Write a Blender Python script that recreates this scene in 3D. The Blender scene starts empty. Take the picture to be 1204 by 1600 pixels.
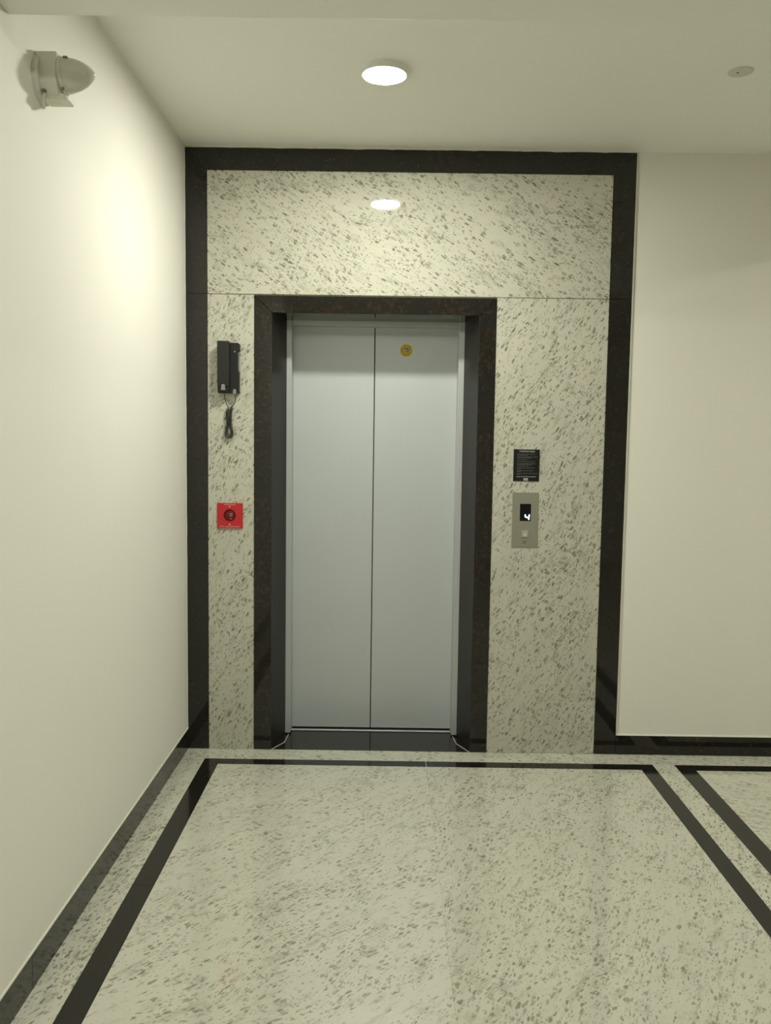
import bpy, bmesh, math, random
from mathutils import Vector, Matrix

# ------------------------------------------------------------------ camera
SC = bpy.context.scene
COL = SC.collection
F_PX, PITCH, YAW, ROLL = 1341.48, -0.0843, -0.0016, 0.0138
CAM = Vector((0.9196, -3.9303, 1.46))
fwd = Vector((math.sin(YAW)*math.cos(PITCH), math.cos(YAW)*math.cos(PITCH), math.sin(PITCH)))
rgt = Vector((math.cos(YAW), -math.sin(YAW), 0))
upv = rgt.cross(fwd)
r2 = rgt*math.cos(ROLL) + upv*math.sin(ROLL)
u2 = upv*math.cos(ROLL) - rgt*math.sin(ROLL)
cd = bpy.data.cameras.new('camera')
cd.sensor_fit = 'HORIZONTAL'; cd.sensor_width = 36.0; cd.lens = F_PX/1204*36.0
cd.clip_start = 0.05
cam = bpy.data.objects.new('camera', cd); COL.objects.link(cam)
m = Matrix((r2, u2, -fwd)).transposed().to_4x4(); m.translation = CAM
cam.matrix_world = m
SC.camera = cam

# ------------------------------------------------------------------ world, exposure
w = bpy.data.worlds.new('world'); SC.world = w; w.use_nodes = True
w.node_tree.nodes['Background'].inputs[0].default_value = (0.05, 0.05, 0.045, 1)
w.node_tree.nodes['Background'].inputs[1].default_value = 0.0      # closed interior: no sky
SC.view_settings.view_transform = 'Standard'
SC.view_settings.look = 'None'
SC.view_settings.gamma = 1.0
SC.view_settings.use_curve_mapping = False
SC.view_settings.exposure = 0.28
LAMP_COLOUR = (1.0, 0.99, 0.90)
LAMP = 400.0          # every downlight is the same fitting

# ------------------------------------------------------------------ measured sizes (metres)
H = 2.746            # ceiling
W = 2.007            # outer edge of dark surround
XI1, XI2, ZI, ZJ = 0.0976, 1.9076, 2.645, 2.1025
DX1, DX2, DZ = 0.310, 1.4017, 2.0987
EX1, EX2, EZ = 0.390, 1.3245, 2.0217
S1, S2, R1, R2, Q1, Q2 = 0.1057, 0.1775, 2.1447, 2.0772, 2.2445, 2.322
FY0, FY1 = -0.125, -0.190
SK = 0.0985          # skirting height
XR, YR = 5.6, -6.6   # far ends of the lobby
TH = 0.020           # stone thickness
BEAM_Z, BEAM_Y0, BEAM_Y1 = 2.460, -1.785, -2.06

# ------------------------------------------------------------------ materials
def newmat(name):
    mt = bpy.data.materials.new(name); mt.use_nodes = True
    return mt, mt.node_tree.nodes, mt.node_tree.links, mt.node_tree.nodes['Principled BSDF']

def plain(name, col, rough=0.5, metal=0.0, spec=0.5, emit=None, estr=0.0, bump=0.0, bscale=300):
    mt, N, L, b = newmat(name)
    b.inputs['Base Color'].default_value = (*col, 1)
    b.inputs['Roughness'].default_value = rough
    b.inputs['Metallic'].default_value = metal
    b.inputs['Specular IOR Level'].default_value = spec
    if emit:
        b.inputs['Emission Color'].default_value = (*emit, 1)
        b.inputs['Emission Strength'].default_value = estr
    if bump:
        g = N.new('ShaderNodeNewGeometry'); n = N.new('ShaderNodeTexNoise'); bp = N.new('ShaderNodeBump')
        n.inputs['Scale'].default_value = bscale; n.inputs['Detail'].default_value = 3
        L.new(g.outputs['Position'], n.inputs['Vector'])
        L.new(n.outputs['Fac'], bp.inputs['Height'])
        bp.inputs['Strength'].default_value = bump; bp.inputs['Distance'].default_value = 0.002
        L.new(bp.outputs['Normal'], b.inputs['Normal'])
    return mt

def paint(name, col, var=0.03):
    mt, N, L, b = newmat(name)
    g = N.new('ShaderNodeNewGeometry')
    n = N.new('ShaderNodeTexNoise'); n.inputs['Scale'].default_value = 2.2; n.inputs['Detail'].default_value = 4
    L.new(g.outputs['Position'], n.inputs['Vector'])
    mx = N.new('ShaderNodeMix'); mx.data_type = 'RGBA'
    mx.inputs[6].default_value = (*[c*(1-var) for c in col], 1)
    mx.inputs[7].default_value = (*[c*(1+var) for c in col], 1)
    L.new(n.outputs['Fac'], mx.inputs[0]); L.new(mx.outputs[2], b.inputs['Base Color'])
    b.inputs['Roughness'].default_value = 0.62
    b.inputs['Specular IOR Level'].default_value = 0.25
    n2 = N.new('ShaderNodeTexNoise'); n2.inputs['Scale'].default_value = 220; n2.inputs['Detail'].default_value = 2
    L.new(g.outputs['Position'], n2.inputs['Vector'])
    bp = N.new('ShaderNodeBump'); bp.inputs['Strength'].default_value = 0.06; bp.inputs['Distance'].default_value = 0.001
    L.new(n2.outputs['Fac'], bp.inputs['Height']); L.new(bp.outputs['Normal'], b.inputs['Normal'])
    return mt

def speckled(name, plane, angle, seed, base=(0.54, 0.53, 0.435), dark=(0.14, 0.138, 0.098),
             dens=-0.02, fine=1.0, rough=0.035, warp=0.05, veins=1.0, spec=0.5):
    """pale granite: stretched dark flecks along one direction, drifting clouds, fine pepper"""
    mt, N, L, b = newmat(name)
    g = N.new('ShaderNodeNewGeometry'); sep = N.new('ShaderNodeSeparateXYZ')
    L.new(g.outputs['Position'], sep.inputs[0])
    cmb = N.new('ShaderNodeCombineXYZ')
    L.new(sep.outputs['X'], cmb.inputs[0])
    L.new(sep.outputs['Z' if plane == 'xz' else 'Y'], cmb.inputs[1])
    cmb.inputs[2].default_value = seed*3.7
    wn = N.new('ShaderNodeTexNoise'); wn.inputs['Scale'].default_value = 3.0; wn.inputs['Detail'].default_value = 2
    L.new(cmb.outputs[0], wn.inputs['Vector'])
    sub = N.new('ShaderNodeVectorMath'); sub.operation = 'SUBTRACT'; sub.inputs[1].default_value = (.5, .5, .5)
    L.new(wn.outputs['Color'], sub.inputs[0])
    scl = N.new('ShaderNodeVectorMath'); scl.operation = 'SCALE'; scl.inputs['Scale'].default_value = warp*2
    L.new(sub.outputs[0], scl.inputs[0])
    add = N.new('ShaderNodeVectorMath'); add.operation = 'ADD'
    L.new(cmb.outputs[0], add.inputs[0]); L.new(scl.outputs[0], add.inputs[1])
    rot = N.new('ShaderNodeVectorRotate'); rot.rotation_type = 'Z_AXIS'
    rot.inputs['Angle'].default_value = -angle
    L.new(add.outputs[0], rot.inputs['Vector'])
    def layer(su, sv, detail=2.0, rough_=0.5, off=0.0):
        mp = N.new('ShaderNodeMapping'); mp.vector_type = 'POINT'
        mp.inputs['Scale'].default_value = (su, sv, 1); mp.inputs['Location'].default_value = (off, off*1.7, off*.3)
        L.new(rot.outputs[0], mp.inputs['Vector'])
        n = N.new('ShaderNodeTexNoise'); n.inputs['Scale'].default_value = 1.0
        n.inputs['Detail'].default_value = detail; n.inputs['Roughness'].default_value = rough_
        L.new(mp.outputs[0], n.inputs['Vector'])
        return n.outputs['Fac']
    def math_(op, a, bb, clamp=False):
        k = N.new('ShaderNodeMath'); k.operation = op; k.use_clamp = clamp
        for i, v in enumerate((a, bb)):
            if isinstance(v, (int, float)): k.inputs[i].default_value = v
            else: L.new(v, k.inputs[i])
        return k.outputs[0]
    def ramp(x, lo, hi):
        r = N.new('ShaderNodeMapRange'); r.interpolation_type = 'SMOOTHSTEP'
        r.inputs['From Min'].default_value = lo; r.inputs['From Max'].default_value = hi
        L.new(x, r.inputs['Value']); return r.outputs['Result']
    cluster = layer(3.5, 8, 3, .6, 5)
    cl = math_('MULTIPLY', math_('SUBTRACT', cluster, 0.5), 0.34)
    def spots(su, sv, prob, rmin, rvar, off):
        mp = N.new('ShaderNodeMapping'); mp.inputs['Scale'].default_value = (su, sv, 1)
        mp.inputs['Location'].default_value = (off, off*1.3, 0)
        L.new(rot.outputs[0], mp.inputs['Vector'])
        jn = N.new('ShaderNodeTexNoise'); jn.inputs['Scale'].default_value = 1.7; jn.inputs['Detail'].default_value = 1
        L.new(mp.outputs[0], jn.inputs['Vector'])
        js = N.new('ShaderNodeVectorMath'); js.operation = 'MULTIPLY_ADD'
        js.inputs[1].default_value = (.9, .9, 0); L.new(jn.outputs['Color'], js.inputs[0]); L.new(mp.outputs[0], js.inputs[2])
        v = N.new('ShaderNodeTexVoronoi'); v.voronoi_dimensions = '2D'; v.inputs['Scale'].default_value = 1.0
        L.new(js.outputs[0], v.inputs['Vector'])
        sc = N.new('ShaderNodeSeparateColor'); L.new(v.outputs['Color'], sc.inputs[0])
        rad = math_('ADD', math_('MULTIPLY', sc.outputs[1], rvar), rmin)
        inside = ramp(math_('SUBTRACT', rad, v.outputs['Distance']), -0.09, 0.11)
        keep = ramp(math_('SUBTRACT', math_('ADD', math_('ADD', math_('MULTIPLY', cl, 3.6), dens*2), prob), sc.outputs[0]), -0.06, 0.06)
        tone = math_('ADD', math_('MULTIPLY', sc.outputs[2], 0.48), 0.52)
        return math_('MULTIPLY', math_('MULTIPLY', inside, keep), tone)
    big = math_('MAXIMUM', spots(36, 92, 0.36, 0.16, 0.30, 1.3),
                math_('MULTIPLY', ramp(math_('ADD', math_('ADD', layer(36, 78, 1.6, .5, 1), cl), dens), 0.64, 0.74), 0.8))
    mid = spots(70, 150, 0.34, 0.18, 0.25, 4.1)
    tiny = ramp(layer(230, 330, 0.0, .5, 3), 0.62, 0.78)
    cloud = ramp(layer(2.4, 6, 4, .62, 7), 0.40, 0.72)
    haze = ramp(math_('ADD', layer(14, 38, 3, .6, 9), math_('MULTIPLY', cl, .6)), 0.50, 0.72)
    def mix(f, a, c):
        mx = N.new('ShaderNodeMix'); mx.data_type = 'RGBA'
        L.new(f, mx.inputs[0])
        for i, v in ((6, a), (7, c)):
            if isinstance(v, tuple): mx.inputs[i].default_value = (*v, 1)
            else: L.new(v, mx.inputs[i])
        return mx.outputs[2]
    c0 = mix(math_('MULTIPLY', cloud, 0.45*veins), base, (0.46, 0.465, 0.37))
    c1 = mix(math_('MULTIPLY', haze, 0.75*veins), c0, (0.36, 0.365, 0.28))
    c2 = mix(math_('MULTIPLY', tiny, 0.30*fine), c1, (0.34, 0.34, 0.26))
    c3 = mix(math_('MULTIPLY', mid, 0.70*fine), c2, dark)
    c4 = mix(math_('MULTIPLY', big, 0.88), c3, dark)
    L.new(c4, b.inputs['Base Color'])
    b.inputs['Roughness'].default_value = rough
    b.inputs['Specular IOR Level'].default_value = spec
    return mt

def dark_granite(name, seed, brown=1.0, rough=0.06, spec=0.5):
    """near-black granite with brown-red crystals"""
    mt, N, L, b = newmat(name)
    g = N.new('ShaderNodeNewGeometry')
    mp = N.new('ShaderNodeMapping'); mp.inputs['Location'].default_value = (seed*2.3, seed*.7, seed*1.1)
    L.new(g.outputs['Position'], mp.inputs['Vector'])
    v = N.new('ShaderNodeTexVoronoi'); v.inputs['Scale'].default_value = 75; v.inputs['Randomness'].default_value = 1
    n = N.new('ShaderNodeTexNoise'); n.inputs['Scale'].default_value = 58; n.inputs['Detail'].default_value = 3
    n2 = N.new('ShaderNodeTexNoise'); n2.inputs['Scale'].default_value = 7; n2.inputs['Detail'].default_value = 2
    for t in (v, n, n2): L.new(mp.outputs[0], t.inputs['Vector'])
    a = N.new('ShaderNodeMath'); a.operation = 'ADD'
    L.new(n.outputs['Fac'], a.inputs[0])
    k = N.new('ShaderNodeMath'); k.operation = 'MULTIPLY'; k.inputs[1].default_value = .35
    L.new(n2.outputs['Fac'], k.inputs[0]); L.new(k.outputs[0], a.inputs[1])
    r = N.new('ShaderNodeMapRange'); r.inputs['From Min'].default_value = .70; r.inputs['From Max'].default_value = .92
    r.inputs['To Max'].default_value = brown
    L.new(a.outputs[0], r.inputs['Value'])
    mx = N.new('ShaderNodeMix'); mx.data_type = 'RGBA'
    mx.inputs[6].default_value = (0.0125, 0.0118, 0.0095, 1); mx.inputs[7].default_value = (0.080, 0.036, 0.022, 1)
    L.new(r.outputs[0], mx.inputs[0])
    r3 = N.new('ShaderNodeMapRange'); r3.inputs['From Min'].default_value = .0; r3.inputs['From Max'].default_value = .25
    r3.inputs['To Min'].default_value = .5; r3.inputs['To Max'].default_value = 0
    L.new(v.outputs['Distance'], r3.inputs['Value'])
    mx2 = N.new('ShaderNodeMix'); mx2.data_type = 'RGBA'; mx2.inputs[7].default_value = (0.030, 0.027, 0.021, 1)
    L.new(r3.outputs[0], mx2.inputs[0]); L.new(mx.outputs[2], mx2.inputs[6])
    L.new(mx2.outputs[2], b.inputs['Base Color'])
    b.inputs['Roughness'].default_value = rough
    b.inputs['Specular IOR Level'].default_value = spec
    return mt

def brushed(name, col, rough, metal, vertical=True, var=0.05):
    mt, N, L, b = newmat(name)
    g = N.new('ShaderNodeNewGeometry'); mp = N.new('ShaderNodeMapping')
    mp.inputs['Scale'].default_value = (700, 700, 6) if vertical else (6, 6, 700)
    L.new(g.outputs['Position'], mp.inputs['Vector'])
    n = N.new('ShaderNodeTexNoise'); n.inputs['Scale'].default_value = 1; n.inputs['Detail'].default_value = 2
    L.new(mp.outputs[0], n.inputs['Vector'])
    s = N.new('ShaderNodeTexNoise'); s.inputs['Scale'].default_value = 5; s.inputs['Detail'].default_value = 5
    L.new(g.outputs['Position'], s.inputs['Vector'])
    ad = N.new('ShaderNodeMath'); ad.operation = 'ADD'; L.new(n.outputs['Fac'], ad.inputs[0]); L.new(s.outputs['Fac'], ad.inputs[1])
    hf = N.new('ShaderNodeMath'); hf.operation = 'MULTIPLY'; hf.inputs[1].default_value = .5; L.new(ad.outputs[0], hf.inputs[0])
    mx = N.new('ShaderNodeMix'); mx.data_type = 'RGBA'
    mx.inputs[6].default_value = (*[c*(1-var) for c in col], 1); mx.inputs[7].default_value = (*[c*(1+var) for c in col], 1)
    L.new(hf.outputs[0], mx.inputs[0]); L.new(mx.outputs[2], b.inputs['Base Color'])
    b.inputs['Roughness'].default_value = rough; b.inputs['Metallic'].default_value = metal
    return mt

M = {}
M['wall'] = paint('cream_wall_paint', (0.81, 0.80, 0.715), 0.015)
M['ceil'] = paint('ceiling_paint', (0.90, 0.895, 0.83), 0.015)
M['caulk'] = plain('white_caulk', (0.62, 0.61, 0.50), 0.6)
M['joint'] = plain('stone_joint', (0.16, 0.15, 0.09), 0.8)
M['gap'] = plain('dark_gap', (0.012, 0.012, 0.010), 0.8)
M['mortar'] = plain('floor_mortar', (0.36, 0.355, 0.29), 0.8)
M['panel_top'] = speckled('pale_granite_top', 'xz', math.radians(-32), 1)
M['panel_left'] = speckled('pale_granite_left', 'xz', math.radians(62), 2)
M['panel_right'] = speckled('pale_granite_right', 'xz', math.radians(60), 3)
M['floor_a'] = speckled('pale_granite_floor_a', 'xy', math.radians(48), 4, base=(0.55, 0.543, 0.445), dark=(.20, .195, .145), rough=0.06, dens=-.04, veins=.8)
M['floor_b'] = speckled('pale_granite_floor_b', 'xy', math.radians(62), 5, base=(0.54, 0.533, 0.435), dark=(.20, .195, .145), rough=0.06, dens=-.025)
M['floor_c'] = speckled('pale_granite_floor_c', 'xy', math.radians(-40), 6, base=(0.545, 0.538, 0.435), dark=(.20, .195, .145), rough=0.06, dens=-.04, veins=.8)
M['border_side'] = speckled('pale_granite_border_side', 'xy', math.radians(70), 7, base=(0.545, 0.538, 0.435), rough=0.06)
M['border_back'] = speckled('pale_granite_border_back', 'xy', math.radians(-25), 8, base=(0.545, 0.538, 0.435), rough=0.06, dens=-.05)
M['black'] = dark_granite('black_granite', 1, 0.12)
M['black_floor'] = dark_granite('black_granite_floor', 5, 0.25, rough=0.10, spec=0.33)
M['brown'] = dark_granite('brown_black_granite', 3, 0.32)
M['reveal'] = dark_granite('brown_black_reveal_granite', 4, 0.20, rough=0.32, spec=0.16)
M['brown_skirt'] = dark_granite('brown_black_skirting_granite', 7, 0.35, rough=0.14)
M['door'] = brushed('satin_grey_door', (0.555, 0.595, 0.59), 0.42, 0.25)
M['steel'] = brushed('satin_grey_frame', (0.54, 0.565, 0.56), 0.38, 0.4)
M['plate'] = brushed('brushed_steel_plate', (0.36, 0.35, 0.285), 0.40, 0.55, False)
M['white_pl'] = plain('white_plastic', (0.62, 0.61, 0.51), 0.4)
M['cream_pl'] = plain('cream_plastic', (0.64, 0.63, 0.53), 0.35)
M['cream_dome'] = plain('cream_dome_plastic', (0.60, 0.595, 0.51), 0.16)
M['slot'] = plain('grey_slot', (0.16, 0.155, 0.11), 0.6)
M['black_pl'] = plain('black_plastic', (0.012, 0.012, 0.011), 0.45, spec=.35)
M['black_pl2'] = plain('black_plastic_glossier', (0.015, 0.015, 0.014), 0.38, spec=.4)
M['cord'] = plain('black_cord', (0.016, 0.016, 0.012), 0.45)
M['grey_pl'] = plain('grey_plastic', (0.23, 0.23, 0.20), 0.45)
M['red'] = plain('red_enamel', (0.50, 0.016, 0.022), 0.38)
M['dark_red'] = plain('dark_red_recess', (0.15, 0.007, 0.007), 0.5, spec=.2)
M['rocker'] = plain('dark_rocker', (0.15, 0.018, 0.020), 0.4, spec=.25)
M['print_w'] = plain('white_print', (0.62, 0.60, 0.52), 0.6)
M['print_pink'] = plain('white_print_on_red', (0.70, 0.42, 0.38), 0.6)
M['print_g'] = plain('grey_print', (0.21, 0.21, 0.19), 0.6)
M['print_g2'] = plain('light_grey_print', (0.36, 0.36, 0.33), 0.6)
M['notice'] = plain('black_notice_sheet', (0.011, 0.0115, 0.011), 0.45, spec=.25)
M['screen'] = plain('black_display_glass', (0.004, 0.004, 0.006), 0.12, spec=.3)
M['digit'] = plain('lit_digit', (0.8, 0.8, 0.9), 0.5, emit=(0.72, 0.74, 1.0), estr=2.6)
M['engrave'] = plain('dark_engraving', (0.07, 0.07, 0.055), 0.6)
M['button'] = plain('button_cap', (0.46, 0.45, 0.37), 0.3, metal=.3)
M['arrow'] = plain('arrow_mark', (0.68, 0.67, 0.56), 0.4)
M['yellow'] = plain('yellow_sticker', (0.66, 0.48, 0.012), 0.45)
M['yellow_d'] = plain('dark_yellow_print', (0.22, 0.15, 0.005), 0.5)
M['lamp_rim'] = plain('white_lamp_rim', (0.80, 0.80, 0.75), 0.4)

# ------------------------------------------------------------------ builders
def link(name, me, mat, parent=None, kind=None, smooth=False):
    """one mesh object with its origin at the centre of its geometry"""
    if len(me.vertices):
        lo = Vector([min(v.co[i] for v in me.vertices) for i in range(3)])
        hi = Vector([max(v.co[i] for v in me.vertices) for i in range(3)])
        c = (lo+hi)/2
        me.transform(Matrix.Translation(-c))
    else:
        c = Vector((0, 0, 0))
    me.materials.clear(); me.materials.append(M[mat])
    if smooth:
        for p in me.polygons: p.use_smooth = True
    o = bpy.data.objects.new(name, me); COL.objects.link(o)
    o.location = c
    if parent is not None:
        o.parent = parent
        o.location = c - WORLD[parent.name]
    WORLD[o.name] = c
    if kind: o['kind'] = kind
    return o
WORLD = {}

def empty(name, loc, kind=None):
    o = bpy.data.objects.new(name, None); COL.objects.link(o)
    o.location = loc; o.empty_display_size = 0.05
    WORLD[o.name] = Vector(loc)
    if kind: o['kind'] = kind
    return o

def tag(o, label, cat, group=None):
    o['label'] = label
    if cat: o['category'] = cat
    if group: o['group'] = group
    return o

def to_mesh(bm, name):
    bmesh.ops.recalc_face_normals(bm, faces=bm.faces)
    me = bpy.data.meshes.new(name); bm.to_mesh(me); bm.free(); return me

def add_box(bm, x0, x1, y0, y1, z0, z1):
    vs = [bm.verts.new((x, y, z)) for x in (x0, x1) for y in (y0, y1) for z in (z0, z1)]
    for f in ((0, 1, 3, 2), (4, 6, 7, 5), (0, 4, 5, 1), (2, 3, 7, 6), (0, 2, 6, 4), (1, 5, 7, 3)):
        bm.faces.new([vs[i] for i in f])

def bevel(bm, d, seg=1):
    if d > 0:
        bmesh.ops.recalc_face_normals(bm, faces=bm.faces)
        bmesh.ops.bevel(bm, geom=[e for e in bm.edges], offset=d, segments=seg, affect='EDGES', profile=.5)

def box(name, x0, x1, y0, y1, z0, z1, mat, parent=None, b=0.0, seg=1, kind=None, smooth=False):
    bm = bmesh.new(); add_box(bm, x0, x1, y0, y1, z0, z1); bevel(bm, b, seg)
    return link(name, to_mesh(bm, name), mat, parent, kind, smooth)

def prism(name, pts, axis, a, c, mat, parent=None, b=0.0, seg=1, kind=None, smooth=False):
    """polygon extruded along an axis: pts in the two other axes (xz for 'y', xy for 'z', yz for 'x')"""
    def P(p, t):
        return {'y': (p[0], t, p[1]), 'z': (p[0], p[1], t), 'x': (t, p[0], p[1])}[axis]
    bm = bmesh.new()
    A = [bm.verts.new(P(p, a)) for p in pts]; B = [bm.verts.new(P(p, c)) for p in pts]
    bm.faces.new(A); bm.faces.new(B[::-1])
    n = len(pts)
    for i in range(n): bm.faces.new((A[i], B[i], B[(i+1) % n], A[(i+1) % n]))
    bevel(bm, b, seg)
    return link(name, to_mesh(bm, name), mat, parent, kind, smooth)

def lathe(name, prof, centre, axis, mat, parent=None, n=48, kind=None, smooth=True, sy=1.0):
    """profile of (radius, height) turned about an axis through centre"""
    ax = Vector(axis).normalized()
    t = Vector((0, 0, 1)) if abs(ax.z) < .9 else Vector((0, 1, 0))
    e1 = ax.cross(t).normalized(); e2 = ax.cross(e1)
    c = Vector(centre)
    bm = bmesh.new(); rings = []
    for r, h in prof:
        if r < 1e-6: rings.append([bm.verts.new(c+ax*h)])
        else: rings.append([bm.verts.new(c+ax*h+e1*(r*math.cos(2*math.pi*i/n))+e2*(r*sy*math.sin(2*math.pi*i/n))) for i in range(n)])
    for A, B in zip(rings, rings[1:]):
        for i in range(n):
            j = (i+1) % n
            if len(A) == 1 and len(B) == 1: continue
            if len(A) == 1: bm.faces.new((A[0], B[i], B[j]))
            elif len(B) == 1: bm.faces.new((A[i], A[j], B[0]))
            else: bm.faces.new((A[i], A[j], B[j], B[i]))
    o = link(name, to_mesh(bm, name), mat, parent, kind, smooth)
    return o

def sharp(o, deg=35):
    me = o.data
    bm = bmesh.new(); bm.from_mesh(me)
    for e in bm.edges:
        if len(e.link_faces) == 2 and e.calc_face_angle(0) > math.radians(deg): e.smooth = False
    bm.to_mesh(me); bm.free()
    return o

def tube(name, pts, r, mat, parent=None, n=8):
    bm = bmesh.new(); rings = []
    pts = [Vector(p) for p in pts]
    prev = None
    for i, p in enumerate(pts):
        t = (pts[min(i+1, len(pts)-1)]-pts[max(i-1, 0)]).normalized()
        if prev is None:
            a = Vector((0, 1, 0)) if abs(t.y) < .9 else Vector((1, 0, 0))
            e1 = t.cross(a).normalized()
        else:
            e1 = (prev - t*prev.dot(t)).normalized()
        prev = e1; e2 = t.cross(e1)
        rings.append([bm.verts.new(p+e1*(r*math.cos(2*math.pi*k/n))+e2*(r*math.sin(2*math.pi*k/n))) for k in range(n)])
    for A, B in zip(rings, rings[1:]):
        for k in range(n): bm.faces.new((A[k], A[(k+1) % n], B[(k+1) % n], B[k]))
    bm.faces.new(rings[0][::-1]); bm.faces.new(rings[-1])
    return link(name, to_mesh(bm, name), mat, parent, smooth=True)

def text(name, body, width, height, centre, mat, parent, depth=0.0003, bold=0.0):
    """flat lettering facing the lobby (-y), fitted to a width and height"""
    cu = bpy.data.curves.new(name, 'FONT'); cu.body = body
    cu.align_x = 'CENTER'; cu.align_y = 'CENTER'; cu.size = 1.0; cu.offset = bold; cu.resolution_u = 3
    ob = bpy.data.objects.new('tmp', cu); COL.objects.link(ob)
    bpy.context.view_layer.update()
    me = bpy.data.meshes.new_from_object(ob.evaluated_get(bpy.context.evaluated_depsgraph_get()))
    bpy.data.objects.remove(ob); bpy.data.curves.remove(cu)
    xs = [v.co.x for v in me.vertices]; ys = [v.co.y for v in me.vertices]
    w0, h0 = max(xs)-min(xs), max(ys)-min(ys); cx, cy = (max(xs)+min(xs))/2, (max(ys)+min(ys))/2
    for v in me.vertices:
        v.co = Vector((centre[0]+(v.co.x-cx)/w0*width, centre[1], centre[2]+(v.co.y-cy)/h0*height))
    return link(name, me, mat, parent)

def marks(name, rects, y, mat, parent, depth=0.0004):
    """flat printed strokes: rects (x0, x1, z0, z1) on the plane y"""
    bm = bmesh.new()
    for x0, x1, z0, z1 in rects: add_box(bm, x0, x1, y-depth, y, z0, z1)
    return link(name, to_mesh(bm, name), mat, parent)

# ================================================================== STRUCTURE
# ---- walls
wall_left = box('wall_left', -0.15, 0.0, YR, 0.02, -0.05, H+0.02, 'wall', kind='structure')
wall_rear = box('wall_rear', -0.15, XR+.15, YR-.15, YR, -0.05, H+0.02, 'wall', kind='structure')
wall_right = box('wall_right', XR, XR+.15, YR, 0.02, -0.05, H+0.02, 'wall', kind='structure')

# back wall with the lift opening left free
bm = bmesh.new()
yb0, yb1 = TH, 0.24
add_box(bm, -0.15, EX1-.022, yb0, yb1, -0.05, H+.02)
add_box(bm, EX2+.022, W, yb0, yb1, -0.05, H+.02)
add_box(bm, EX1-.022, EX2+.022, yb0, yb1, EZ+.022, H+.02)
add_box(bm, W, XR+.15, 0.005, yb1, -0.05, H+.02)
wall_back = link('wall_back', to_mesh(bm, 'wall_back'), 'wall', kind='structure')
# dark backing in the joints behind the stone
G = 0.0013
box('joint_backing', XI1-.004, XI2+.004, 0.004, TH, ZJ-.006, ZJ+.006, 'joint', wall_back)
# the three pale granite panels
prism('granite_panel', [(XI1+G, ZJ+G), (XI2-G, ZJ+G), (XI2-G, ZI-G), (XI1+G, ZI-G)], 'y', 0, TH, 'panel_top', wall_back, b=.0008)
prism('granite_panel', [(XI1+G, 0), (DX1-G, 0), (DX1-G, ZJ-G), (XI1+G, ZJ-G)], 'y', 0, TH, 'panel_left', wall_back, b=.0008)
prism('granite_panel', [(DX2+G, 0), (XI2-G, 0), (XI2-G, ZJ-G), (DX2+G, ZJ-G)], 'y', 0, TH, 'panel_right', wall_back, b=.0008)

# ---- dark outer surround, five stones mitred at the top
trim_1 = empty('trim_1', (W/2, 0, 0), 'structure')
ZT = H-0.005
g = 0.0006
yf = -0.002
def tp(pts): return prism('surround_stone', pts, 'y', yf, TH, 'black', trim_1, b=.0007)
tp([(0.001, 0), (XI1, 0), (XI1, ZJ-g), (0.001, ZJ-g)])
tp([(0.001, ZJ+g), (XI1, ZJ+g), (XI1, ZI-g), (0.001, ZT-g)])
tp([(0.001+g, ZT), (XI1+g, ZI), (XI2-g, ZI), (W-g, ZT)])
tp([(XI2, ZJ+g), (W, ZJ+g), (W, ZT-g), (XI2, ZI-g)])
tp([(XI2, 0), (W, 0), (W, ZJ-g), (XI2, ZJ-g)])
# ragged white filler along the top and the left side
random.seed(4)
def ragged(name, a0, a1, base, amp, vertical, parent, lo=-1):
    n = int((a1-a0)/.02); pts = []
    for i in range(n+1):
        t = a0+(a1-a0)*i/n
        pts.append((t, base + amp*(.35+.65*random.random()*(.5+.5*math.sin(i*.7)))*lo))
    back = [(a1, base-lo*.004), (a0, base-lo*.004)]
    poly = pts+back
    if vertical: poly = [(q, p) for p, q in poly]
    return prism(name, poly, 'y', yf-.0015, 0.004, 'caulk', parent)
ragged('caulk_bead', 0.0, W, H-.0035, 0.0045, False, trim_1)
ragged('caulk_bead', SK, H-.004, 0.0012, 0.0016, True, trim_1, lo=1)
ragged('caulk_bead', SK, H-.004, W+.0005, 0.0012, True, trim_1, lo=-1)

# ---- door surround: mitred stones, splayed sides, soffit
trim_2 = empty('trim_2', ((DX1+DX2)/2, 0, 0), 'structure')
RX1, RX2, RY = 0.432, 1.278, 0.212
RZ = EZ-0.004
yd = -0.003
prism('surround_stone', [(DX1, 0), (EX1, 0), (EX1, EZ-g), (DX1, DZ-g)], 'y', yd, TH, 'brown', trim_2, b=.0016)
prism('surround_stone', [(DX2, 0), (EX2, 0), (EX2, EZ-g), (DX2, DZ-g)], 'y', yd, TH, 'brown', trim_2, b=.0016)
prism('surround_stone', [(DX1+g, DZ), (EX1+g, EZ), (EX2-g, EZ), (DX2-g, DZ)], 'y', yd, TH, 'brown', trim_2, b=.0016)
prism('reveal_stone', [(EX1, .0008), (RX1, RY), (RX1-.03, RY), (EX1-.018, .02), (EX1-.006, .004)], 'z', 0, EZ+.012, 'reveal', trim_2, b=.0006)
prism('reveal_stone', [(EX2, .0008), (RX2, RY), (RX2+.03, RY), (EX2+.018, .02), (EX2+.006, .004)], 'z', 0, EZ+.012, 'reveal', trim_2, b=.0006)
prism('soffit_stone', [(.0008, EZ), (RY, RZ), (RY, EZ+.03), (.02, EZ+.02), (.004, EZ+.006)], 'x', EX1-.015, EX2+.015, 'black', trim_2)

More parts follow.
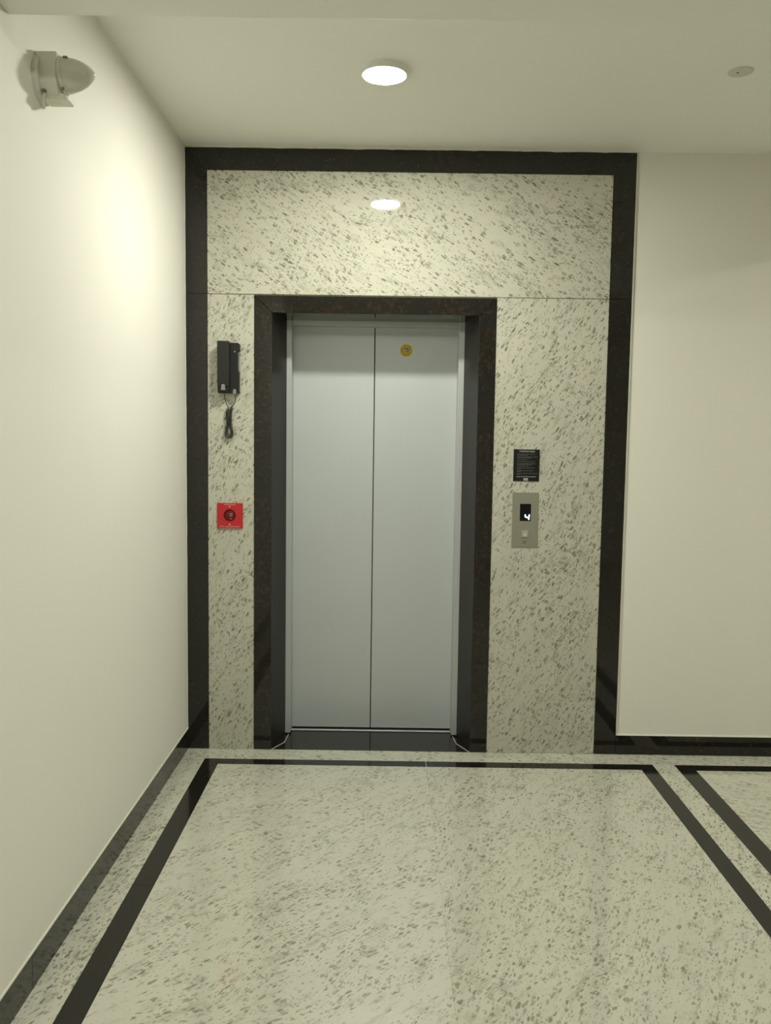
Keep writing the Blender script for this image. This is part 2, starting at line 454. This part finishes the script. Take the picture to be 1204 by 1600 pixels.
# ---- lift doors
DY = 0.290
door_1 = empty('door_1', (0.854, DY, 0), 'structure')
SX1, SX2, SZ = 0.457, 1.251, 1.9985
box('door_jamb', RX1-.02, SX1, RY, DY+.02, 0.006, RZ+.03, 'steel', door_1, b=.0025, seg=2)
box('door_jamb', SX2, RX2+.02, RY, DY+.02, 0.006, RZ+.03, 'steel', door_1, b=.0025, seg=2)
box('door_header', SX1+.0005, SX2-.0005, RY, DY+.02, SZ, RZ+.03, 'steel', door_1, b=.0025, seg=2)
XM = 0.8505
leafL = box('door_leaf', SX1-.03, XM-.0022, DY, DY+.035, 0.0125, SZ+.04, 'door', door_1, b=.0015, seg=2)
leafR = box('door_leaf', XM+.0022, SX2+.03, DY, DY+.035, 0.0125, SZ+.04, 'door', door_1, b=.0015, seg=2)
box('door_edge_gap', XM-.02, XM+.02, DY+.030, DY+.06, 0.004, SZ+.03, 'gap', door_1)
sill = box('door_sill', RX1, RX2, 0.272, 0.30, -0.012, 0.0035, 'steel', door_1, b=.0008)
box('sill_groove', SX1-.02, SX2+.02, 0.2855, 0.34, 0.003, 0.0062, 'gap', sill)
box('shaft_back', SX1-.1, SX2+.1, .36, .40, -.05, 2.2, 'gap', door_1)
box('shaft_side', RX1-.12, RX1-.1+.02, .24, .40, -.05, 2.2, 'gap', door_1)
box('shaft_side', RX2+.1-.02, RX2+.12, .24, .40, -.05, 2.2, 'gap', door_1)

# round yellow sticker on the right-hand leaf
sx, sz, sr = 1.003, 1.892, 0.0305
stk = lathe('sticker', [(0, .0009), (sr*.99, .0009), (sr, .0006), (sr, 0)], (sx, DY, sz), (0, -1, 0), 'yellow', leafR, n=40)
sharp(stk); stk['label'] = 'round yellow sticker with a pale centre'
bm = bmesh.new()
for k in range(26):
    a0 = 2*math.pi*k/26
    if k in (5, 6, 7, 19, 20): pass
    a1 = a0+2*math.pi/26*(.55 if k % 5 else .25)
    q = []
    for rr, aa in ((.62, a0), (.80, a0), (.80, a1), (.62, a1)):
        q.append(bm.verts.new((sx+sr*rr*math.cos(aa), DY-.0012, sz+sr*rr*math.sin(aa))))
    bm.faces.new(q)
link('ring_lettering', to_mesh(bm, 'ring_lettering'), 'yellow_d', leafR)
o = lathe('sticker_centre', [(0, .0014), (sr*.42, .0014), (sr*.42, .0008)], (sx, DY, sz), (0, -1, 0), 'print_g2', leafR, n=28)
marks('sticker_emblem', [(sx-.006, sx+.006, sz-.0055, sz-.0035), (sx-.005, sx+.005, sz+.0035, sz+.0050)], DY-.0014, 'engrave', leafR)
marks('sticker_emblem', [(sx-.0045, sx+.0045, sz-.0025, sz+.0028)], DY-.0014, 'print_w', leafR)

# ---- floor: mortar bed with stone pieces, tops at z = 0
floor = box('floor', -0.15, XR+.15, YR-.15, 0.40, -0.10, -0.0016, 'mortar', kind='structure')
FT = -0.02
e = 0.0004
def fl(name, pts, mat): return prism(name, pts, 'z', FT, 0.0, mat, floor, b=.0004)
YE, YF = -2.02, -3.4
XJ = 1.112
# pale border next to the walls
fl('border_slab', [(0.002, -0.0005), (S1-e, FY0+e), (S1-e, YE), (0.002, YE)], 'border_side')
fl('border_slab', [(0.004, -0.0005), (XJ-e, -0.0005), (XJ-e, FY0+e), (S1+e, FY0+e)], 'border_back')
fl('border_slab', [(XJ+e, -0.0005), (R1+.05, -0.0005), (R1+.05, FY0+e), (XJ+e, FY0+e)], 'border_back')
fl('border_slab', [(R1+.05+e, -0.0005), (3.6, -0.0005), (3.6, FY0+e), (R1+.05+e, FY0+e)], 'border_back')
fl('border_slab', [(R1+e, FY0-e), (Q1-e, FY0-e), (Q1-e, YE), (R1+e, YE)], 'border_side')
# black inlay strips, mitred
fl('inlay_strip', [(S1, FY0-e), (S2-e, FY1-e), (S2-e, -1.24), (S1, -1.24)], 'black_floor')
fl('inlay_strip', [(S1, -1.24-2*e), (S2-e, -1.24-2*e), (S2-e, YE), (S1, YE)], 'black_floor')
fl('inlay_strip', [(S1+e, FY0), (XJ-.0006, FY0), (XJ-.0006, FY1+e), (S2+e, FY1+e)], 'black_floor')
fl('inlay_strip', [(XJ+.0006, FY0), (R1-e, FY0), (R2-e, FY1+e), (XJ+.0006, FY1+e)], 'black_floor')
fl('inlay_strip', [(R1, FY0-e), (R1, YE), (R2+e, YE), (R2+e, FY1-e)], 'black_floor')
fl('inlay_strip', [(Q1, FY0-e), (Q2-e, FY1-e), (Q2-e, YE), (Q1, YE)], 'black_floor')
fl('inlay_strip', [(Q1+e, FY0), (3.6, FY0), (3.6, FY1+e), (Q2+e, FY1+e)], 'black_floor')
# thin light line where two strips butt
box('joint_filler', XJ-.0009, XJ+.0009, FY1-.006, -.07, -.01, .0002, 'caulk', floor)
# the big pale slabs
fl('granite_slab', [(S2, FY1), (XJ-e*.3, FY1), (XJ-e*.3, YE), (S2, YE)], 'floor_a')
fl('granite_slab', [(XJ+e*.3, FY1), (R2, FY1), (R2, YE), (XJ+e*.3, YE)], 'floor_b')
fl('granite_slab', [(Q2, FY1), (3.6, FY1), (3.6, YE), (Q2, YE)], 'floor_c')
# the same stone goes on behind the photographer and along the lobby
fl('granite_slab', [(0.002, YE-e), (XJ, YE-e), (XJ, -4.2), (0.002, -4.2)], 'floor_a')
fl('granite_slab', [(XJ+e, YE-e), (R1, YE-e), (R1, -4.2), (XJ+e, -4.2)], 'floor_b')
fl('granite_slab', [(R1+e, YE-e), (3.6, YE-e), (3.6, -4.2), (R1+e, -4.2)], 'floor_c')
fl('granite_slab', [(0.002, -4.2-e), (3.6, -4.2-e), (3.6, YR), (0.002, YR)], 'floor_a')
fl('granite_slab', [(3.6+e, -.0005), (XR, -.0005), (XR, YR), (3.6+e, YR)], 'floor_b')
# threshold of the lift: dark stone between the reveals, with caulk along its cut corners
fl('threshold_stone', [(EX1+.002, 0.0), (EX2-.002, 0.0), (RX2+.02, 0.271), (RX1-.02, 0.271)], 'black_floor')
def bead(pts): 
    tube('caulk_bead', [(p[0], p[1], 0.0007) for p in pts], 0.0016, 'caulk', floor, n=6)
bead([(EX1+.004, .001), (.4416, .094), (.4475, .18), (.4480, .214)])
bead([(EX2-.004, .001), (1.2706, .106), (1.2625, .18), (1.2600, .214)])

# ---- skirting
bl = empty('baseboard_left', (0.0, -1.5, 0), 'structure')
ys = [-0.002, -0.90, -1.78, -2.7, -3.6, -4.6, -5.6, YR]
for a, c in zip(ys, ys[1:]):
    box('skirting_stone', -0.008, 0.003, c+.0005, a-.0005, 0, SK, 'brown_skirt', bl, b=.0005)
prism('caulk_bead', [(0.0, SK-.001), (0.0045, SK-.001), (0.0045, SK+.003), (0.0, SK+.0045)], 'y', YR, -.004, 'caulk', bl)
bb = empty('baseboard_back', (3.0, 0, 0), 'structure')
xs = [W+.001, 2.85, 3.75, 4.65, XR]
for a, c in zip(xs, xs[1:]):
    box('skirting_stone', a+.0005, c-.0005, -0.003, 0.012, 0, SK-.006, 'brown', bb, b=.0005)
prism('caulk_bead', [(-.0035, SK-.007), (0.006, SK-.007), (0.006, SK-.001), (-.001, SK-.003)], 'x', W, XR, 'caulk', bb)

# ---- ceiling and its beams
ceiling = box('ceiling', -0.15, XR+.15, YR-.15, 0.24, H, H+.12, 'ceil', kind='structure')
box('ceiling_beam', 0.0, XR, BEAM_Y1, BEAM_Y0, BEAM_Z, H+.01, 'ceil', ceiling, b=.003, seg=2)
box('ceiling_beam', 3.10, 3.34, BEAM_Y0, 0.005, BEAM_Z, H+.01, 'ceil', ceiling, b=.003, seg=2)

# ================================================================== THINGS
# ---- ceiling downlights
def downlight(x, y, label, name='ceiling_downlight', part='diffuser'):
    if 'diff' not in M:
        mt, N, L, b = newmat('lamp_diffuser')
        b.inputs['Base Color'].default_value = (0.8, 0.8, 0.75, 1)
        b.inputs['Emission Color'].default_value = (*LAMP_COLOUR, 1)
        b.inputs['Emission Strength'].default_value = LAMP
        M['diff'] = mt
    t = empty(name, (x, y, H))
    tag(t, label, 'ceiling light', 'round ceiling downlights')
    sharp(lathe('lamp_rim', [(.070, -.001), (.0780, -.001), (.0785, .0215), (.0780, .0240), (.0770, .0248), (.0758, .0246), (.0752, .0230), (.070, .012)],
          (x, y, H), (0, 0, -1), 'lamp_rim', t, n=56), 50)
    sharp(lathe(part, [(0, .0246), (.060, .0242), (.0748, .0236), (.0754, .0215), (.0754, .014), (0, .014)], (x, y, H), (0, 0, -1), 'diff', t, n=56), 50)
    return t
downlight(0.890, -0.823, 'lit round ceiling downlight in front of the lift door')
# out of the picture: the lamp past the cross beam, whose light ends in a line high on the left wall,
# and the lamp past the side beam, whose light ends in a slanting line on the right of the back wall
downlight(0.890, -3.30, 'lit round ceiling downlight on the lobby side of the ceiling beam', 'ceiling_downlight_rear_offscreen', 'diffuser_rear_offscreen')
downlight(4.40, -0.823, 'lit round ceiling downlight beyond the side beam', 'ceiling_downlight_side_offscreen', 'diffuser_side_offscreen')

# ---- unlit round cover on the ceiling
t = empty('ceiling_cover', (2.122, -0.838, H))
tag(t, 'small unlit round grey cover plate on the plain ceiling', 'cover plate')
sharp(lathe('plate', [(0, .0045), (.038, .0045), (.0415, .003), (.0425, 0), (0, 0)], (2.122, -0.838, H), (0, 0, -1), 'cream_pl', t, n=40))
sharp(lathe('screw', [(0, .006), (.004, .0058), (.0045, .0045), (0, .0045)], (2.112, -0.838, H), (0, 0, -1), 'slot', t, n=12))

# ---- dome fixture high on the left wall
cy, cz = -1.600, 2.381
fx = empty('wall_dome_fixture', (0.0, cy, cz))
tag(fx, 'cream plastic fixture with a domed nose, mounted high on the plain side wall', 'wall fixture')
pts = [(cy-.040, cz+.061), (cy+.040, cz+.061), (cy+.046, cz+.055), (cy+.050, cz+.02)]
for k in range(13):
    a = math.radians(8-k*14.5)
    pts.append((cy+.001+.050*math.cos(a), cz-.004+.052*math.sin(a)))
pts += [(cy-.046, cz+.030), (cy-.041, cz+.052)]
sharp(prism('housing', pts, 'x', -0.002, 0.056, 'cream_pl', fx, b=.005, seg=3, smooth=True), 60)
sharp(lathe('back_plate', [(0, 0.014), (.056, .014), (.061, .009), (.062, -.002), (0, -.002)], (0, cy-.004, cz), (1, 0, 0), 'cream_pl', fx, n=48))
dome_prof = [(0.0, .084), (.005, .083), (.012, .079), (.021, .070), (.029, .059), (.0355, .046), (.0405, .031), (.044, .015), (.0455, 0), (.0455, -.012), (0, -.012)]
dax = Vector((1, 0.05, 0.08)).normalized()
dc = (0.057, cy, cz+.0135)
dome = lathe('dome', dome_prof, dc, dax, 'cream_dome', fx, n=48)
sharp(dome, 60)
lathe('dome_collar', [(.0455, -.002), (.0475, -.002), (.0475, .004), (.0455, .006)], dc, dax, 'cream_pl', fx, n=48)
lathe('tip_ring', [(.0205, .0706), (.0218, .0698), (.0205, .0690)], dc, dax, 'white_pl', dome, n=36)
box('slot', 0.068, 0.080, cy-.030, cy-.020, cz+.0465, cz+.0530, 'slot', dome, b=.001)
prism('lower_bracket', [(0.014, cz-.055), (0.076, cz-.055), (0.077, cz-.051), (0.068, cz-.040), (0.050, cz-.034), (0.014, cz-.036)], 'y', cy-.026, cy+.026, 'cream_pl', fx, b=.0015)
sharp(lathe('screw', [(0, .004), (.0035, .0035), (.004, 0), (0, 0)], (0.066, cy-.026, cz-.028), (0.3, -1, -.3), 'slot', fx, n=12))
tube('pull_cord', [(0.022, cy-.036, cz-.042), (0.022, cy-.040, cz-.054), (0.021, cy-.041, cz-.070), (0.022, cy-.041, cz-.084)], 0.0036, 'white_pl', fx, n=10)
sharp(lathe('cord_grommet', [(0, .005), (.005, .004), (.0065, 0), (0, -.004)], (0.022, cy-.037, cz-.038), (0, -.6, -.8), 'slot', fx, n=14))

# ---- wall intercom handset
ic = empty('intercom_phone', (0.20, 0.0, 1.66))
tag(ic, 'black wall intercom phone with a coiled cord on the speckled granite', 'intercom phone')
bx0, bx1, bz0, bz1 = 0.1515, 0.2475, 1.6585, 1.8830
body = prism('base', [(bx0, bz0), (bx1-.002, bz0), (bx1-.002, 1.7560), (bx1-.006, 1.7585), (bx1-.006, 1.8435), (bx1, 1.8460), (bx1, bz1-.006), (bx1-.006, bz1), (bx0, bz1)],
             'y', -0.030, 0.001, 'black_pl', ic, b=.0016, seg=2)
prism('edge_highlight', [(bx1-.007, 1.7590), (bx1-.0028, 1.7590), (bx1-.0036, 1.8430), (bx1-.007, 1.8430)], 'y', -.022, -.006, 'grey_pl', ic, b=.0006)  # bright edge highlight put in as a grey strip along the notch
hand = prism('handset', [(bx0-.0005, 1.6860), (0.2025, 1.6860), (0.2050, 1.6920), (0.2060, 1.8850), (0.2035, 1.8885), (bx0-.0005, 1.8900)],
             'y', -0.050, -0.029, 'black_pl2', ic, b=.004, seg=3)
box('handset_cap', bx0, 0.203, -0.047, -0.029, 1.6600, 1.6850, 'black_pl', hand, b=.003, seg=2)
box('cradle_groove', 0.2068, 0.2095, -0.0303, -0.029, 1.670, 1.880, 'gap', body)
def relief(x, z, y, w, h, par):
    p = []
    for k in range(9):
        a = math.pi*k/8
        p.append((x+w*math.cos(a), z+h*.3+w*math.sin(a)))
    p += [(x-w*1.12, z-h*.7), (x+w*1.12, z-h*.7)]
    return prism('strain_relief', p, 'y', y-.006, y+.004, 'grey_pl', par, b=.0012, seg=2)
relief(0.1785, 1.6830, -0.050, .0085, .018, hand)
relief(0.2265, 1.6655, -0.0305, .0068, .016, body)
prism('call_light', [(0.2235, 1.8415), (0.2295, 1.8415), (0.2265, 1.8475)], 'y', -.0306, -.0295, 'print_w', body)
# cord: straight leads, then a coil hanging as a narrow loop
yc = -0.012
tube('cord_lead', [(0.1805, -.040, 1.664), (0.1815, -.040, 1.652), (0.1835, -.034, 1.632), (0.1880, -.022, 1.610), (0.1945, -.014, 1.592)], 0.0017, 'cord', ic)
tube('cord_lead', [(0.2272, -.020, 1.662), (0.2272, -.018, 1.640), (0.2262, -.015, 1.622), (0.2200, -.013, 1.610), (0.2090, -.012, 1.600)], 0.0017, 'cord', ic)
path = [Vector((0.1945, yc, 1.592)), Vector((0.1885, yc, 1.575)), Vector((0.1900, yc, 1.545)), Vector((0.1925, yc, 1.520)), Vector((0.1865, yc, 1.498)), Vector((0.1830, yc, 1.478))]
for k in range(1, 10):
    a = math.pi+math.pi*k/10
    path.append(Vector((0.1975+.0145*math.cos(a), yc, 1.4760+.0145*math.sin(a))))
path += [Vector((0.2120, yc, 1.478)), Vector((0.2090, yc, 1.498)), Vector((0.2030, yc, 1.520)), Vector((0.2035, yc, 1.545)), Vector((0.2055, yc, 1.575)), Vector((0.2090, yc, 1.600))]
# resample and wind
def resample(p, step):
    out = [p[0]]; acc = 0
    for a, b_ in zip(p, p[1:]):
        L_ = (b_-a).length; t_ = step-acc
        while t_ <= L_:
            out.append(a.lerp(b_, t_/L_)); t_ += step
        acc = L_-(t_-step)
    return out
rs = resample(path, 0.0005)
for _ in range(6): rs = [rs[0]]+[(rs[i-1]+rs[i]*2+rs[i+1])/4 for i in range(1, len(rs)-1)]+[rs[-1]]
coil = []; pitch = 0.0066
for i, p in enumerate(rs):
    tg = (rs[min(i+1, len(rs)-1)]-rs[max(i-1, 0)]).normalized()
    n1 = Vector((0, -1, 0)); n2 = tg.cross(n1)
    a = 2*math.pi*i*0.0005/pitch
    amp = 0.0066*min(1, i/12, (len(rs)-1-i)/12)
    coil.append(p+n1*(amp*math.cos(a))+n2*(amp*math.sin(a)))
tube('coiled_cord', coil, 0.0017, 'cord', ic, n=6)

# ---- red switch plate
rx0, rx1, rz0, rz1 = 0.1415, 0.2585, 1.0435, 1.1590
rp = empty('red_switch_plate', (0.2, 0.0, rz0))
tag(rp, 'square red switch plate with a dark round recess, below the intercom', 'switch plate')
rcx, rcz = 0.1985, 1.1035
# plate with a round hole
bm = bmesh.new(); n = 48
R_ = 0.0283
ring = [(rcx+R_*math.cos(2*math.pi*k/n), rcz+R_*math.sin(2*math.pi*k/n)) for k in range(n)]
def sq(k):
    a = 2*math.pi*k/n; c_, s_ = math.cos(a), math.sin(a)
    tx = ((rx1 if c_ > 0 else rx0)-rcx)/c_ if abs(c_) > 1e-9 else 1e9
    tz = ((rz1 if s_ > 0 else rz0)-rcz)/s_ if abs(s_) > 1e-9 else 1e9
    t_ = min(abs(tx), abs(tz)); return (rcx+c_*t_, rcz+s_*t_)
outer = [sq(k) for k in range(n)]
corners = [(rx0, rz0), (rx0, rz1), (rx1, rz0), (rx1, rz1)]
for c_ in corners:   # snap nearest outer sample to the true corner
    j = min(range(n), key=lambda k: (outer[k][0]-c_[0])**2+(outer[k][1]-c_[1])**2); outer[j] = c_
yp = -0.006
for yy0, yy1 in ((yp, 0.0005),):
    fo = [bm.verts.new((p[0], yy0, p[1])) for p in outer]; fi = [bm.verts.new((p[0], yy0, p[1])) for p in ring]
    bo = [bm.verts.new((p[0], yy1, p[1])) for p in outer]; bi = [bm.verts.new((p[0], yy1, p[1])) for p in ring]
    for k in range(n):
        j = (k+1) % n
        bm.faces.new((fo[k], fo[j], fi[j], fi[k])); bm.faces.new((bo[k], bi[k], bi[j], bo[j]))
        bm.faces.new((fo[k], bo[k], bo[j], fo[j])); bm.faces.new((fi[k], fi[j], bi[j], bi[k]))
link('plate', to_mesh(bm, 'plate'), 'red', rp)
sharp(lathe('recess', [(R_-.0002, .0065), (R_-.0025, .0068), (R_-.003, .0018), (0, .0016), (0, 0), (R_-.0002, 0)], (rcx, 0, rcz), (0, -1, 0), 'dark_red', rp, n=48))
rk = lathe('rocker_switch', [(0, .0042), (.018, .0038), (.0205, .0022), (.0205, .001), (0, .001)], (rcx+.0035, 0, rcz+.001), (0, -1, 0), 'rocker', rp, n=36)
sharp(rk)
sx_, sz_ = rcx+.0055, rcz+.0015
marks('rocker_marks', [(sx_-.0050, sx_-.0034, sz_-.005, sz_+.005), (sx_+.0034, sx_+.0050, sz_-.005, sz_+.005), (sx_-.005, sx_+.005, sz_-.0062, sz_-.0046), (sx_-.005, sx_+.005, sz_+.0046, sz_+.0062), (sx_-.0045, sx_+.0045, sz_-.0215+.0025, sz_-.0215+.005)], -.0041, 'print_g2', rk)
for zz in (rz1-.0155, rz0+.0170):
    sharp(lathe('screw', [(0, .0012), (.003, .0010), (.0037, 0), (0, 0)], (rcx, yp, zz), (0, -1, 0), 'print_pink', rp, n=14))
def greek(x0, x1, z0, z1, n_):
    wdt = (x1-x0)/n_; out = []
    for k in range(n_):
        a = x0+wdt*k; t_ = k % 3
        out.append((a, a+wdt*.28, z0, z1))
        if t_ != 1: out.append((a+wdt*.28, a+wdt*.78, z1-(z1-z0)*.28, z1))
        if t_ != 2: out.append((a+wdt*.28, a+wdt*.78, z0+(z1-z0)*.36, z0+(z1-z0)*.60))
        if t_ == 0: out.append((a+wdt*.55, a+wdt*.80, z0, z1))
    return out
def rpx(c_): return rx0+(c_-115)/(1062-115)*(rx1-rx0)
marks('lettering', greek(rpx(370), rpx(605), rz1-.0085, rz1-.0040, 7)+greek(rpx(625), rpx(805), rz1-.0085, rz1-.0040, 5), yp, 'print_pink', rp)
marks('lettering', greek(rpx(215), rpx(385), rz0+.0055, rz0+.0098, 5)+greek(rpx(408), rpx(580), rz0+.0050, rz0+.0095, 5)+greek(rpx(598), rpx(950), rz0+.0048, rz0+.0092, 10), yp, 'print_pink', rp)

# ---- black notice
nx0, nx1, nz0, nz1 = 1.4945, 1.6130, 1.2785, 1.4235
no = empty('notice_plate', (1.554, 0.0, nz0))
tag(no, 'black notice plate with grey printed lines, above the call panel', 'notice')
box('plate', nx0, nx1, -0.003, 0.0005, nz0, nz1, 'notice', no, b=.0005)
def nX(c_): return nx0+(c_-150)/(1040-150)*(nx1-nx0)
def nZ(c_): return nz1-(c_-157)/(1245-157)*(nz1-nz0)
yn = -0.0031
text('title_lettering', 'ATTENTION PLEASE', nX(870)-nX(340), nZ(195)-nZ(255), ((nX(870)+nX(340))/2, yn, nZ(225)), 'print_g2', no, bold=.02)
random.seed(11)
rows = [(322, 285, 890), (357, 285, 650), (415, 285, 980), (449, 285, 770), (515, 285, 640), (579, 285, 900), (645, 285, 900), (678, 285, 810),
        (734, 285, 710), (792, 285, 870), (822, 285, 450), (885, 285, 830), (917, 285, 430), (982, 285, 980), (1014, 285, 420)]
rc = []
for yy, a, c_ in rows:
    x = a
    while x < c_-20:
        w_ = min(random.choice((38, 55, 70, 90, 110)), c_-x)
        nl = max(2, int(w_/17))
        rc += greek(nX(x), nX(x+w_), nZ(yy+9), nZ(yy-9), nl)
        x += w_+13
marks('printed_lines', rc, yn+.0001, 'print_g', no, depth=.0002)
marks('printed_bullets', [(nX(262), nX(272), nZ(yy+5), nZ(yy-5)) for yy in (322, 415, 515, 579, 645, 734, 792, 885, 982)], yn+.0001, 'print_g', no, depth=.0002)
text('closing_lettering', 'THANK YOU FOR YOUR CO-OPERATION', nX(925)-nX(255), nZ(1074)-nZ(1108), ((nX(925)+nX(255))/2, yn, nZ(1092)), 'print_g2', no, bold=.02)
marks('logo_block', [(nX(505), nX(658), nZ(1224), nZ(1138))], yn+.0001, 'print_g2', no, depth=.0003)
marks('logo_strokes', [(nX(530), nX(635), nZ(1174), nZ(1163)), (nX(525), nX(640), nZ(1200), nZ(1194))], yn-.0001, 'print_g', no, depth=.0003)

# ---- lift call panel
px0, px1, pz0, pz1 = 1.4945, 1.6140, 0.9750, 1.2270
cp = empty('call_panel', (1.554, 0.0, pz0))
tag(cp, 'brushed steel lift call panel with a lit digit and one button', 'call panel')
ypn = -0.004
box('plate', px0, px1, ypn, 0.0005, pz0, pz1, 'plate', cp, b=.0012)
dx0, dx1, dz0, dz1 = 1.5295, 1.5800, 1.0955, 1.1745
disp = box('display', dx0, dx1, ypn-.0006, ypn+.001, dz0, dz1, 'screen', cp, b=.0004)
# segment digit: upper left, middle, both right strokes, slanted a little
bm = bmesh.new()
def seg(a, b_, r_):
    a = Vector(a); b_ = Vector(b_); d = (b_-a).normalized(); nn = Vector((-d.y, d.x))
    p = [a-d*r_*.2, a+nn*r_+d*r_*.8, b_+nn*r_-d*r_*.8, b_+d*r_*.2, b_-nn*r_-d*r_*.8, a-nn*r_+d*r_*.8]
    vf = [bm.verts.new((q.x, ypn-.0012, q.y)) for q in p]; vb = [bm.verts.new((q.x, ypn-.0004, q.y)) for q in p]
    bm.faces.new(vf); bm.faces.new(vb[::-1])
    for k in range(6): bm.faces.new((vf[k], vf[(k+1) % 6], vb[(k+1) % 6], vb[k]))
g0x, g1x, gz0, gz1, gzm = 1.5545, 1.5715, 1.1010, 1.1265, 1.1130
seg((g0x-.001, gz1), (g0x+.0010, gzm), .0028); seg((g0x+.001, gzm), (g1x, gzm), .0026)
seg((g1x+.001, gz1), (g1x, gzm), .0028); seg((g1x, gzm), (g1x-.001, gz0), .0028)
link('digit', to_mesh(bm, 'digit'), 'digit', disp)
bz = 1.0355; bxm = 1.5555
bezel = prism('button_bezel', [(bxm-.020, bz-.018), (bxm+.020, bz-.018), (bxm+.020, bz+.018), (bxm-.020, bz+.018)], 'y', ypn-.0016, ypn+.001, 'plate', cp, b=.0012)
btn = box('button', bxm-.0145, bxm+.0145, ypn-.0045, ypn-.001, bz-.0140, bz+.0140, 'button', cp, b=.0014, seg=2)
prism('up_arrow', [(bxm-.0062, bz-.006), (bxm+.0062, bz-.006), (bxm, bz+.0065)], 'y', ypn-.0049, ypn-.004, 'arrow', btn)
marks('maker_mark', greek(1.5455, 1.5650, .9985, 1.0035, 5)+greek(1.5455, 1.5645, .9915, .9955, 6), ypn, 'engrave', cp)
